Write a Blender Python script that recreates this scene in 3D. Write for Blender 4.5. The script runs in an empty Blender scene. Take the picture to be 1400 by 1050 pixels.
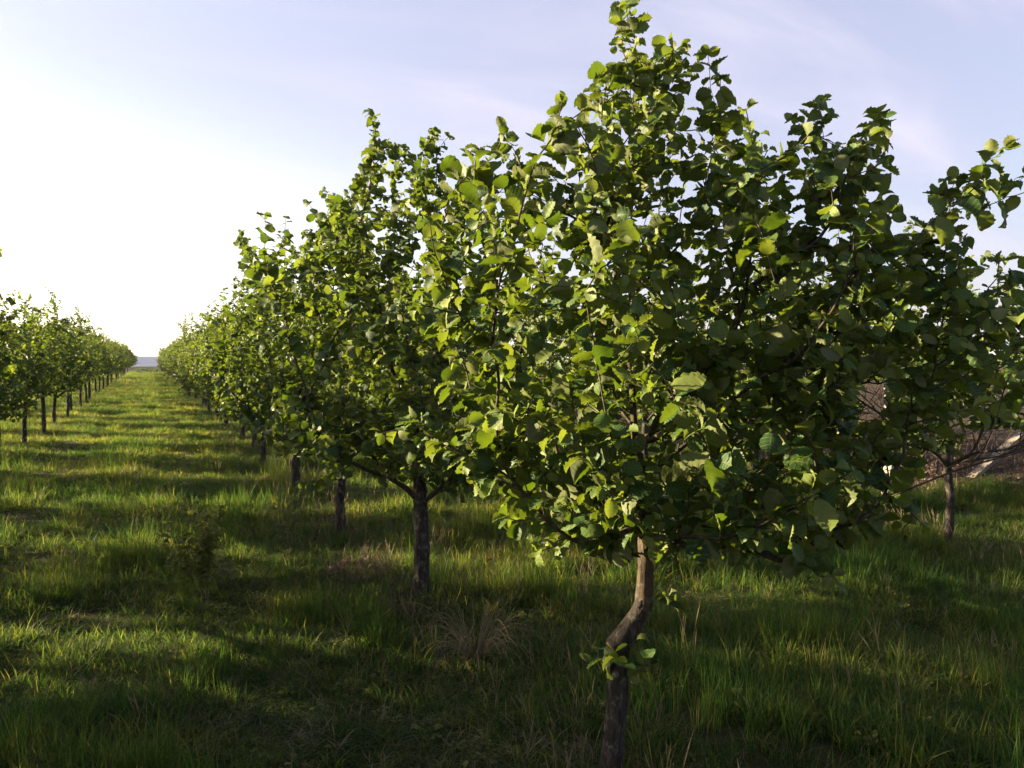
import bpy, math, random
import numpy as np
from mathutils import Vector, Matrix

# ------------------------------------------------------------------ camera, sky, sun, exposure
scene = bpy.context.scene
col = scene.collection
R = math.radians
YAW, PITCH, CAM_H, F = R(24.6), R(1.86), 1.6, 1080.0      # rows run along +Y
cam_d = bpy.data.cameras.new('camera')
cam = bpy.data.objects.new('camera', cam_d)
col.objects.link(cam)
cam_d.sensor_width = 36.0
cam_d.lens = 36.0 * F / 1400.0
cam_d.clip_start, cam_d.clip_end = 0.05, 20000.0
cam.location = (0, 0, CAM_H)
cam.rotation_euler = (R(90) - PITCH, 0, -YAW)
scene.camera = cam

SUN_EL, SUN_AZ = R(15.0), R(-55.5)                        # azimuth from +Y towards +X
sun_dir = Vector((math.sin(SUN_AZ) * math.cos(SUN_EL), math.cos(SUN_AZ) * math.cos(SUN_EL), math.sin(SUN_EL)))
world = bpy.data.worlds.new('World')
scene.world = world
world.use_nodes = True
wn, wl = world.node_tree.nodes, world.node_tree.links
bg = wn['Background']
sky = wn.new('ShaderNodeTexSky')
sky.sky_type = 'NISHITA'
sky.sun_disc = False
sky.sun_elevation = SUN_EL
sky.sun_rotation = SUN_AZ % (2 * math.pi)
sky.altitude = 100
sky.air_density = 1.0
sky.dust_density = 2.5
sky.ozone_density = 1.5
# thin veil of cirrus, drawn on the direction of view
wtc = wn.new('ShaderNodeTexCoord')
wsep = wn.new('ShaderNodeSeparateXYZ'); wl.new(wtc.outputs['Generated'], wsep.inputs[0])
wz = wn.new('ShaderNodeMath'); wz.operation = 'MAXIMUM'; wz.inputs[1].default_value = 0.0
wl.new(wsep.outputs['Z'], wz.inputs[0])
wz2 = wn.new('ShaderNodeMath'); wz2.operation = 'ADD'; wz2.inputs[1].default_value = 0.10
wl.new(wz.outputs[0], wz2.inputs[0])
wz3 = wn.new('ShaderNodeMath'); wz3.operation = 'ADD'; wz3.inputs[1].default_value = 0.18
wl.new(wz.outputs[0], wz3.inputs[0])
wdiv = wn.new('ShaderNodeVectorMath'); wdiv.operation = 'DIVIDE'
wl.new(wtc.outputs['Generated'], wdiv.inputs[0])
wcmb = wn.new('ShaderNodeCombineXYZ'); wcmb.inputs[2].default_value = 1.0
wl.new(wz3.outputs[0], wcmb.inputs[0]); wl.new(wz3.outputs[0], wcmb.inputs[1])
wl.new(wcmb.outputs[0], wdiv.inputs[1])
wmap = wn.new('ShaderNodeMapping'); wmap.inputs['Scale'].default_value = (0.7, 2.2, 0.5)
wmap.inputs['Rotation'].default_value = (0, 0, R(35))
wl.new(wdiv.outputs[0], wmap.inputs['Vector'])
wno = wn.new('ShaderNodeTexNoise'); wno.inputs['Scale'].default_value = 0.9
wno.inputs['Detail'].default_value = 6; wno.inputs['Roughness'].default_value = 0.56
wno.inputs['Distortion'].default_value = 0.6
wl.new(wmap.outputs[0], wno.inputs['Vector'])
wr = wn.new('ShaderNodeMapRange'); wr.interpolation_type = 'SMOOTHSTEP'
wr.inputs['From Min'].default_value = 0.40; wr.inputs['From Max'].default_value = 0.75
wr.inputs['To Min'].default_value = 0.55; wr.inputs['To Max'].default_value = 0.82
wl.new(wno.outputs['Fac'], wr.inputs['Value'])
wmix = wn.new('ShaderNodeMix'); wmix.data_type = 'RGBA'
wthin = wn.new('ShaderNodeMath'); wthin.operation = 'DIVIDE'; wthin.inputs[0].default_value = 0.46
wl.new(wz2.outputs[0], wthin.inputs[1]); wthin.use_clamp = True
wfac = wn.new('ShaderNodeMath'); wfac.operation = 'MULTIPLY'
wl.new(wr.outputs[0], wfac.inputs[0]); wl.new(wthin.outputs[0], wfac.inputs[1])
wl.new(wfac.outputs[0], wmix.inputs['Factor'])
wl.new(sky.outputs[0], wmix.inputs[6])
# the veil itself: whiter and brighter towards the sun
wdot = wn.new('ShaderNodeVectorMath'); wdot.operation = 'DOT_PRODUCT'
wl.new(wtc.outputs['Generated'], wdot.inputs[0]); wdot.inputs[1].default_value = sun_dir
wg = wn.new('ShaderNodeMapRange'); wg.interpolation_type = 'SMOOTHERSTEP'
wg.inputs['From Min'].default_value = -0.1; wg.inputs['From Max'].default_value = 1.0
wl.new(wdot.outputs['Value'], wg.inputs['Value'])
wveil = wn.new('ShaderNodeMix'); wveil.data_type = 'RGBA'
wveil.inputs[6].default_value = (2.75, 2.55, 3.45, 1)
wveil.inputs[7].default_value = (6.2, 5.9, 5.8, 1)
wlow = wn.new('ShaderNodeMapRange'); wlow.interpolation_type = 'SMOOTHSTEP'
wlow.inputs['From Min'].default_value = 0.06; wlow.inputs['From Max'].default_value = 0.33
wlow.inputs['To Min'].default_value = 1.0; wlow.inputs['To Max'].default_value = 0.06
wl.new(wsep.outputs['Z'], wlow.inputs['Value'])
wgl = wn.new('ShaderNodeMath'); wgl.operation = 'MULTIPLY'
wl.new(wg.outputs[0], wgl.inputs[0]); wl.new(wlow.outputs[0], wgl.inputs[1])
wl.new(wgl.outputs[0], wveil.inputs['Factor'])
wisp = wn.new('ShaderNodeMapRange'); wisp.interpolation_type = 'SMOOTHSTEP'
wisp.inputs['From Min'].default_value = 0.48; wisp.inputs['From Max'].default_value = 0.78
wl.new(wno.outputs['Fac'], wisp.inputs['Value'])
wcol = wn.new('ShaderNodeMix'); wcol.data_type = 'RGBA'
wcol.inputs[6].default_value = (2.25, 2.14, 2.90, 1); wcol.inputs[7].default_value = (3.0, 2.8, 3.4, 1)
wl.new(wisp.outputs[0], wcol.inputs['Factor']); wl.new(wcol.outputs[2], wveil.inputs[6])
wl.new(wveil.outputs[2], wmix.inputs[7])
wl.new(wmix.outputs[2], bg.inputs['Color'])
bg.inputs['Strength'].default_value = 0.05

sun_d = bpy.data.lights.new('sun', 'SUN')
sun_d.energy, sun_d.angle, sun_d.color = 5.0, R(0.6), (1.0, 0.81, 0.50)
sun = bpy.data.objects.new('sun', sun_d)
col.objects.link(sun)
sun.rotation_euler = sun_dir.to_track_quat('Z', 'Y').to_euler()
sun.location = (-20, 15, 12)
scene.view_settings.view_transform = 'Standard'
scene.view_settings.look = 'None'
scene.view_settings.exposure = 2.64
scene.view_settings.gamma = 1.0
scene.view_settings.use_curve_mapping = False
scene.render.engine = 'CYCLES'
scene.cycles.max_bounces = 7
scene.cycles.transmission_bounces = 4
scene.cycles.diffuse_bounces = 4
scene.cycles.glossy_bounces = 2

# ------------------------------------------------------------------ helpers
rot_cam = cam.rotation_euler.to_matrix()
def P(px, py, Z):
    """point of the place at depth Z that the photograph shows at (px, py) of 1400 x 1050"""
    v = rot_cam @ Vector(((px - 700) / F * Z, (525 - py) / F * Z, -Z))
    return np.array((v.x, v.y, v.z + CAM_H))
rc_np = np.array(rot_cam)
def project(p):
    q = (np.asarray(p) - np.array((0, 0, CAM_H))) @ rc_np
    z = -q[..., 2]
    zz = np.where(np.abs(z) < 1e-4, 1e-4, z)
    return 700 + F * q[..., 0] / zz, 525 - F * q[..., 1] / zz, z
def tag(o, label=None, cat=None, group=None, kind=None):
    if label: o['label'] = label
    if cat: o['category'] = cat
    if group: o['group'] = group
    if kind: o['kind'] = kind
    return o
def link(name, mesh, parent=None, loc=None):
    o = bpy.data.objects.new(name, mesh)
    col.objects.link(o)
    if parent: o.parent = parent
    if loc is not None: o.location = loc
    return o
def empty(name, loc, rz=0.0):
    o = bpy.data.objects.new(name, None)
    o.empty_display_size = 0.2
    col.objects.link(o)
    o.location = loc; o.rotation_euler = (0, 0, rz)
    return o
def make_mesh(name, V, faces, mat, uv=None, rnd=None, smooth=True):
    """V (n,3); faces (m,k) int array of one size, or a list of such arrays; uv per vertex; rnd per vertex"""
    if not isinstance(faces, list): faces = [faces]
    me = bpy.data.meshes.new(name)
    V = np.asarray(V, dtype=np.float32)
    me.vertices.add(len(V)); me.vertices.foreach_set('co', V.ravel())
    loops = np.concatenate([f.ravel() for f in faces]).astype(np.int32)
    tot = np.concatenate([np.full(len(f), f.shape[1]) for f in faces]).astype(np.int32)
    start = np.concatenate([[0], np.cumsum(tot)[:-1]]).astype(np.int32)
    me.loops.add(len(loops)); me.loops.foreach_set('vertex_index', loops)
    me.polygons.add(len(tot)); me.polygons.foreach_set('loop_start', start)
    me.polygons.foreach_set('loop_total', tot)
    if smooth: me.polygons.foreach_set('use_smooth', np.ones(len(tot), dtype=bool))
    if uv is not None:
        l = me.uv_layers.new(name='UVMap')
        l.data.foreach_set('uv', np.asarray(uv, dtype=np.float32)[loops].ravel())
    if rnd is not None:
        a = me.attributes.new('rnd', 'FLOAT', 'POINT')
        a.data.foreach_set('value', np.asarray(rnd, dtype=np.float32))
    me.update(calc_edges=True)
    me.materials.append(mat)
    return me
def unit(v):
    v = np.asarray(v, dtype=float)
    return v / np.maximum(np.linalg.norm(v, axis=-1, keepdims=True), 1e-9)

# ------------------------------------------------------------------ materials
class Mat:
    def __init__(self, name):
        self.m = bpy.data.materials.new(name); self.m.use_nodes = True
        self.n, self.l = self.m.node_tree.nodes, self.m.node_tree.links
        self.b = self.n['Principled BSDF']; self.out = self.n['Material Output']
    def new(self, t, **kw):
        x = self.n.new(t)
        for k, v in kw.items(): setattr(x, k, v)
        return x
    def ramp(self, src, stops):
        r = self.new('ShaderNodeValToRGB'); e = r.color_ramp.elements
        while len(e) < len(stops): e.new(0.5)
        for el, (p, c) in zip(e, stops): el.position = p; el.color = (*c, 1)
        self.l.new(src, r.inputs[0]); return r.outputs[0]
    def mix(self, f, a, b, mode='MIX'):
        x = self.new('ShaderNodeMix', data_type='RGBA', blend_type=mode)
        for s, v in ((x.inputs['Factor'], f), (x.inputs[6], a), (x.inputs[7], b)):
            if isinstance(v, (float, int)): s.default_value = v
            elif isinstance(v, tuple): s.default_value = (*v, 1)
            else: self.l.new(v, s)
        return x.outputs[2]
    def math(self, op, a, b=None, c=None):
        x = self.new('ShaderNodeMath', operation=op)
        for s, v in zip(x.inputs, (a, b, c)):
            if v is None: continue
            if isinstance(v, (float, int)): s.default_value = v
            else: self.l.new(v, s)
        return x.outputs[0]
    def noise(self, scale, detail=4, rough=0.55, vec=None, dist=0.0):
        x = self.new('ShaderNodeTexNoise'); x.inputs['Scale'].default_value = scale
        x.inputs['Detail'].default_value = detail; x.inputs['Roughness'].default_value = rough
        x.inputs['Distortion'].default_value = dist
        if vec is not None: self.l.new(vec, x.inputs['Vector'])
        return x.outputs['Fac']
    def pos(self): return self.new('ShaderNodeNewGeometry').outputs['Position']
    def obj(self): return self.new('ShaderNodeTexCoord').outputs['Object']
    def bump(self, h, strength, dist):
        x = self.new('ShaderNodeBump'); x.inputs['Strength'].default_value = strength
        x.inputs['Distance'].default_value = dist
        self.l.new(h, x.inputs['Height']); self.l.new(x.outputs[0], self.b.inputs['Normal'])
    def set(self, color=None, rough=None, spec=None):
        if color is not None:
            if isinstance(color, tuple): self.b.inputs['Base Color'].default_value = (*color, 1)
            else: self.l.new(color, self.b.inputs['Base Color'])
        if rough is not None: self.b.inputs['Roughness'].default_value = rough
        if spec is not None: self.b.inputs['Specular IOR Level'].default_value = spec
    def translucent(self, color, f):
        t = self.new('ShaderNodeBsdfTranslucent')
        if isinstance(color, tuple): t.inputs[0].default_value = (*color, 1)
        else: self.l.new(color, t.inputs[0])
        m = self.new('ShaderNodeMixShader'); m.inputs[0].default_value = f
        self.l.new(self.b.outputs[0], m.inputs[1]); self.l.new(t.outputs[0], m.inputs[2])
        self.l.new(m.outputs[0], self.out.inputs['Surface'])

def leaf_material(name, veins):
    M = Mat(name)
    at = M.new('ShaderNodeAttribute', attribute_name='rnd').outputs['Fac']
    oi = M.new('ShaderNodeObjectInfo').outputs['Random']
    r = M.math('ADD', at, M.math('MULTIPLY', oi, M.math('LESS_THAN', at, 0.001)))
    c = M.ramp(r, [(0.0, (0.011, 0.043, 0.014)), (0.45, (0.021, 0.065, 0.015)), (0.75, (0.066, 0.112, 0.017)), (1.0, (0.150, 0.178, 0.040))])
    tr = M.ramp(r, [(0.0, (0.080, 0.140, 0.006)), (0.6, (0.15, 0.21, 0.009)), (1.0, (0.25, 0.31, 0.024))])
    g = M.new('ShaderNodeNewGeometry')
    blot = M.noise(26.0, 3, 0.6, g.outputs['Position'])
    c = M.mix(M.math('MULTIPLY', blot, 0.35), c, (0.052, 0.078, 0.014))
    if veins:
        uv = M.new('ShaderNodeUVMap'); s = M.new('ShaderNodeSeparateXYZ'); M.l.new(uv.outputs[0], s.inputs[0])
        w = M.math('FRACT', M.math('MULTIPLY', s.outputs['Y'], 6.5))
        v1 = M.math('LESS_THAN', M.math('ABSOLUTE', M.math('SUBTRACT', w, 0.5)), 0.09)
        v2 = M.math('LESS_THAN', M.math('ABSOLUTE', M.math('SUBTRACT', s.outputs['X'], 0.5)), 0.022)
        v = M.math('MAXIMUM', v1, v2)
        c = M.mix(M.math('MULTIPLY', v, 0.62), c, (0.15, 0.17, 0.055))
        tr = M.mix(M.math('MULTIPLY', v, 0.5), tr, (0.10, 0.16, 0.012))
    c = M.mix(g.outputs['Backfacing'], c, M.mix(0.45, c, (0.17, 0.17, 0.085)))
    M.set(c, 0.56, 0.24)
    M.bump(M.noise(60.0, 2, 0.5, g.outputs['Position']), 0.25, 0.004)
    M.translucent(tr, 0.32)
    return M.m
LEAF = leaf_material('hazel_leaf', True)
LEAF_FAR = leaf_material('hazel_leaf_far', False)

def bark_material(name, dark, mid, pale, scale, amount):
    M = Mat(name); p = M.pos()
    mp = M.new('ShaderNodeMapping'); mp.inputs['Scale'].default_value = (1, 1, 0.3); M.l.new(p, mp.inputs['Vector'])
    a = M.noise(scale, 6, 0.65, mp.outputs[0]); b = M.noise(scale * 0.45, 4, 0.6, p)
    c = M.ramp(a, [(0.35, dark), (0.55, mid), (0.72, pale)])
    c = M.mix(M.ramp(b, [(0.55, (0, 0, 0)), (0.68, (1, 1, 1))]), c, M.mix(0.5, c, (0.17, 0.17, 0.13)))
    M.set(c, 0.85, 0.25); M.bump(a, amount, 0.012)
    return M.m
BARK = bark_material('rough_bark', (0.014, 0.011, 0.010), (0.036, 0.028, 0.025), (0.11, 0.095, 0.085), 60.0, 1.0)
BARK_SMOOTH = bark_material('smooth_bark', (0.028, 0.020, 0.014), (0.072, 0.050, 0.032), (0.13, 0.095, 0.06), 55.0, 0.9)
CUT = bark_material('sawn_wood', (0.10, 0.055, 0.025), (0.17, 0.10, 0.05), (0.22, 0.15, 0.08), 30.0, 0.3)
TWIG = bark_material('twig_bark', (0.03, 0.022, 0.016), (0.055, 0.041, 0.028), (0.09, 0.07, 0.048), 60.0, 0.4)

def grass_material(name, stops, tr, f):
    M = Mat(name)
    oi = M.new('ShaderNodeObjectInfo').outputs['Random']
    at = M.new('ShaderNodeAttribute', attribute_name='rnd').outputs['Fac']
    patch = M.noise(0.55, 3, 0.6, M.pos())
    r = M.math('ADD', M.math('ADD', M.math('MULTIPLY', oi, 0.35), M.math('MULTIPLY', at, 0.40)), M.math('MULTIPLY', M.math('SUBTRACT', patch, 0.38), 0.9))
    c = M.ramp(r, stops)
    M.set(c, 0.6, 0.14)
    M.translucent(M.mix(1.0, c, tr, 'MULTIPLY'), f)
    return M.m
GRASS = grass_material('grass_blade', [(0.0, (0.011, 0.030, 0.009)), (0.28, (0.021, 0.049, 0.012)), (0.52, (0.046, 0.072, 0.015)), (0.74, (0.125, 0.118, 0.034)), (1.0, (0.20, 0.158, 0.075))], (3.2, 3.1, 1.5), 0.48)
STRAW = grass_material('dry_straw', [(0.0, (0.12, 0.096, 0.054)), (0.5, (0.22, 0.178, 0.105)), (1.0, (0.34, 0.285, 0.18))], (1.3, 1.2, 1.0), 0.25)
WEED = grass_material('weed_leaf', [(0.0, (0.075, 0.095, 0.024)), (0.5, (0.12, 0.135, 0.035)), (1.0, (0.20, 0.20, 0.065))], (2.2, 2.2, 1.5), 0.35)
DRYLEAF = grass_material('withered_leaf', [(0.0, (0.07, 0.045, 0.037)), (0.5, (0.13, 0.088, 0.072)), (1.0, (0.24, 0.175, 0.14))], (1.3, 1.1, 1.0), 0.2)

M = Mat('soil_and_thatch'); p = M.pos()
a = M.noise(6.0, 6, 0.65, p); b = M.noise(0.5, 4, 0.6, p); c_ = M.noise(45.0, 4, 0.6, p)
c = M.ramp(a, [(0.3, (0.020, 0.022, 0.008)), (0.5, (0.030, 0.034, 0.010)), (0.72, (0.052, 0.046, 0.020))])
c = M.mix(M.ramp(b, [(0.4, (0, 0, 0)), (0.65, (1, 1, 1))]), c, M.mix(0.5, c, (0.05, 0.055, 0.014)))
M.set(c, 0.95, 0.1); M.bump(c_, 0.8, 0.03); SOIL = M.m

M = Mat('ploughed_earth'); p = M.pos()
a = M.noise(2.2, 6, 0.7, p); b = M.noise(16.0, 4, 0.6, p)
c = M.ramp(a, [(0.3, (0.026, 0.019, 0.013)), (0.55, (0.044, 0.031, 0.022)), (0.75, (0.075, 0.050, 0.036))])
M.set(c, 0.95, 0.1); M.bump(b, 0.9, 0.06); EARTH = M.m

M = Mat('weathered_concrete'); p = M.obj()
a = M.noise(14.0, 6, 0.65, p); b = M.noise(70.0, 3, 0.6, p)
c = M.ramp(a, [(0.3, (0.15, 0.135, 0.12)), (0.5, (0.24, 0.22, 0.20)), (0.7, (0.33, 0.305, 0.28))])
M.set(c, 0.85, 0.2); M.bump(b, 0.5, 0.004); CONCRETE = M.m

M = Mat('weathered_board'); p = M.obj()
mp = M.new('ShaderNodeMapping'); mp.inputs['Scale'].default_value = (40, 40, 2.5); M.l.new(p, mp.inputs['Vector'])
a = M.noise(1.0, 5, 0.6, mp.outputs[0])
c = M.ramp(a, [(0.3, (0.10, 0.082, 0.066)), (0.5, (0.19, 0.16, 0.13)), (0.75, (0.28, 0.245, 0.205))])
M.set(c, 0.8, 0.2); M.bump(a, 0.5, 0.003); BOARD = M.m

def plain(name, color, rough=0.7, metal=0.0, scale=None, var=0.15):
    M = Mat(name)
    if scale:
        a = M.noise(scale, 5, 0.6, M.obj())
        k = tuple(x * (1 - var) for x in color); w = tuple(min(1, x * (1 + var)) for x in color)
        M.set(M.ramp(a, [(0.3, k), (0.7, w)]), rough)
    else: M.set(color, rough)
    M.b.inputs['Metallic'].default_value = metal
    return M.m
SHED_ROOF = plain('pale_sheet_roof', (0.58, 0.56, 0.60), 0.6, 0.0, 0.4, 0.08)
SHED_WALL = plain('grey_plaster', (0.21, 0.185, 0.20), 0.85, 0.0, 0.5, 0.08)
WHITE = plain('white_trim', (0.78, 0.77, 0.76), 0.6)
WIRE = plain('rusty_wire', (0.12, 0.075, 0.05), 0.6, 0.6)
HILL = plain('wooded_hill', (0.10, 0.12, 0.10), 0.9, 0.0, 0.01, 0.3)
DARK = plain('dark_opening', (0.05, 0.05, 0.06), 0.7)

# ------------------------------------------------------------------ ground
def ground_z(x, y):
    x = np.asarray(x, dtype=float); y = np.asarray(y, dtype=float)
    z = 0.028 * np.sin(x * 1.7 + 0.6 * np.sin(y * 0.9)) * np.sin(y * 1.3 + 1.1) + 0.018 * np.sin(x * 4.1 + y * 2.3) * np.sin(y * 3.7 - x)
    z = z * np.clip(1 - np.hypot(x, y) / 200.0, 0.0, 1)
    s = np.clip((y - 92.0) / 140.0, 0, 1)
    z = z - 4.2 * (s * s * (3 - 2 * s))
    b = np.clip((x - 8.4) / 2.4, 0, 1); b2 = np.clip((x - 14.0) / 8.0, 0, 1)
    z = z + 0.42 * (b * b * (3 - 2 * b)) * (1 - 0.6 * b2)
    return z
def axis(lo, hi, dense_lo, dense_hi, step, grow=1.22):
    a = list(np.arange(dense_lo, dense_hi + 1e-6, step)); s = step
    while a[-1] < hi: s *= grow; a.append(a[-1] + s)
    s = step; b = []; x = dense_lo
    while x > lo: s *= grow; x -= s; b.append(x)
    return np.array(b[::-1] + a)
gx = axis(-5000, 5000, -8, 14, 0.22); gy = axis(-400, 6000, -1.5, 24, 0.22)
GX, GY = np.meshgrid(gx, gy)
V = np.stack([GX, GY, ground_z(GX, GY)], -1).reshape(-1, 3)
nx, ny = len(gx), len(gy)
i = (np.arange(ny - 1)[:, None] * nx + np.arange(nx - 1)[None]).ravel()
Fq = np.stack([i, i + 1, i + 1 + nx, i + nx], -1)
tag(link('ground', make_mesh('ground', V, Fq, SOIL)), kind='structure')
# bare red-brown field beyond the fence
fx = np.concatenate([np.arange(8.5, 16, 0.35), np.linspace(16, 120, 60)]); fy = np.concatenate([np.arange(-3, 26, 0.35), np.linspace(26, 100, 60)])
FX, FY = np.meshgrid(fx, fy)
rg = np.random.default_rng(5)
FZ = ground_z(FX, FY) + 0.02 + 0.035 * np.abs(np.sin(FX * 4.2 + 0.3 * np.sin(FY))) + rg.uniform(0, 0.03, FX.shape)
V = np.stack([FX, FY, FZ], -1).reshape(-1, 3)
nx, ny = len(fx), len(fy)
i = (np.arange(ny - 1)[:, None] * nx + np.arange(nx - 1)[None]).ravel()
tag(link('ploughed_field', make_mesh('ploughed_field', V, np.stack([i, i + 1, i + 1 + nx, i + nx], -1), EARTH)), kind='structure')
# low wooded hills on the skyline
hx = np.linspace(-3800, 3000, 140)
hv = []
for k, (yy, hh) in enumerate(((2600, -6), (2750, 1), (3100, 0))):
    top = 17 + 5 * np.sin(hx * 0.0021 + 1) + 3 * np.sin(hx * 0.0067) + 1.2 * np.sin(hx * 0.031)
    hv.append(np.stack([hx, np.full_like(hx, yy), np.full_like(hx, -6.0) if k != 1 else top], -1))
V = np.concatenate(hv); n = len(hx)
i = np.arange(n - 1)
tag(link('hills', make_mesh('hills', V, np.concatenate([np.stack([i + o, i + 1 + o, i + 1 + n + o, i + n + o], -1) for o in (0, n)]), HILL)), kind='structure')

# ------------------------------------------------------------------ leaves
def leaf_template(rows, cols, curl, fold, pleat, stalk=True, seed=0, crinkle=0.0, twist=0.0):
    rng = np.random.default_rng(900 + seed)
    ts = np.linspace(-1, 1, cols); V, U = [], []
    asym = rng.uniform(-0.06, 0.06)
    for k in range(rows):
        s = k / (rows - 1)
        w = 0.44 * math.sin(math.pi * min(0.995, s ** 0.72)) ** 0.66 * (1 - 0.30 * s ** 4)
        if s > 0.9: w *= 0.7
        w = max(w, 0.010) * (1 + (0.045 if k % 2 else -0.045))
        for t in ts:
            at = abs(t)
            y = s + 0.13 * at * math.sin(math.pi * s) - 0.13 * at * (1 - s) ** 4
            z = fold * at * w - curl * s * s - 0.9 * max(0, curl) * (at * w) ** 2 + (pleat if k % 2 else -pleat) * (0.25 + 0.75 * at) * math.sin(math.pi * min(1, s + .03))
            z += crinkle * rng.normal() * (0.3 + at) + twist * t * w * s * 1.6
            V.append((t * w + asym * s * s, y - 0.4 * max(0, curl) * s ** 3, z)); U.append(((t + 1) / 2, s))
    Fc = [(k * cols + j, k * cols + j + 1, (k + 1) * cols + j + 1, (k + 1) * cols + j) for k in range(rows - 1) for j in range(cols - 1)]
    if stalk:
        b = len(V)
        V += [(-0.012, 0.0, 0.0), (0.012, 0.0, 0.0), (0.012, -0.22, -0.035), (-0.012, -0.22, -0.035)]
        U += [(0.5, 0.1)] * 4
        Fc.append((b, b + 3, b + 2, b + 1))
    V = np.array(V); V[:, 1] += 0.2 if stalk else 0
    return V, np.array(Fc), np.array(U)
T_HI = [leaf_template(12, 5, c, f, 0.040, True, n_, 0.016, tw) for n_, (c, f, tw) in enumerate(
    ((0.15, 0.30, 0.0), (0.38, 0.50, 0.25), (0.0, 0.22, -0.3), (0.55, 0.25, 0.1), (0.28, -0.25, 0.35), (0.45, 0.75, -0.15), (-0.12, 0.40, 0.2)))]
T_MID = [leaf_template(6, 3, c, f, 0.03, False, n_, 0.02, tw) for n_, (c, f, tw) in enumerate(
    ((0.15, 0.30, 0.0), (0.40, 0.55, 0.3), (0.02, 0.20, -0.3), (0.5, -0.2, 0.2)))]
T_LOW = [leaf_template(4, 3, c, f, 0.0, False, n_, 0.02, tw) for n_, (c, f, tw) in enumerate(((0.20, 0.35, 0.2), (0.40, 0.6, -0.3), (0.05, 0.2, 0.0)))]

def leaf_frames(rng, pos, axis_dir, side, n):
    """rotation matrices whose columns are leaf x, y (tip), z (upper face)"""
    up = np.array((0, 0, 1.0))
    d = unit(0.45 * axis_dir + 0.95 * side + rng.normal(0, 0.30, (n, 3)) + np.array((0, 0, -0.30)))
    nrm = up + 0.45 * side + 0.25 * axis_dir + rng.normal(0, 0.70, (n, 3))
    nrm = nrm - (nrm * d).sum(-1, keepdims=True) * d
    nrm = unit(nrm)
    x = np.cross(d, nrm)
    return np.stack([x * rng.uniform(0.72, 1.08, (n, 1)), d, nrm], -1)

def leaf_mesh(name, templates, pos, Rm, size, rng, mat):
    Vs, Fs, Us, Rs = [], [], [], []; base = 0
    which = rng.integers(0, len(templates), len(pos))
    for k, (tv, tf, tu) in enumerate(templates):
        s = np.where(which == k)[0]
        if len(s) == 0: continue
        v = np.einsum('nij,vj->nvi', Rm[s], tv) * size[s][:, None, None] + pos[s][:, None]
        Vs.append(v.reshape(-1, 3))
        Fs.append((tf[None] + (np.arange(len(s)) * len(tv))[:, None, None]).reshape(-1, 4) + base)
        Us.append(np.tile(tu, (len(s), 1)))
        young = np.clip((0.066 - size[s]) / 0.03, 0, 1)
        Rs.append(np.repeat(0.01 + 0.99 * np.clip(rng.random(len(s)) * (1 - 0.6 * young) + 0.6 * young, 0, 1), len(tv)))
        base += len(s) * len(tv)
    return make_mesh(name, np.concatenate(Vs), np.concatenate(Fs), mat, np.concatenate(Us), np.concatenate(Rs))

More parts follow.
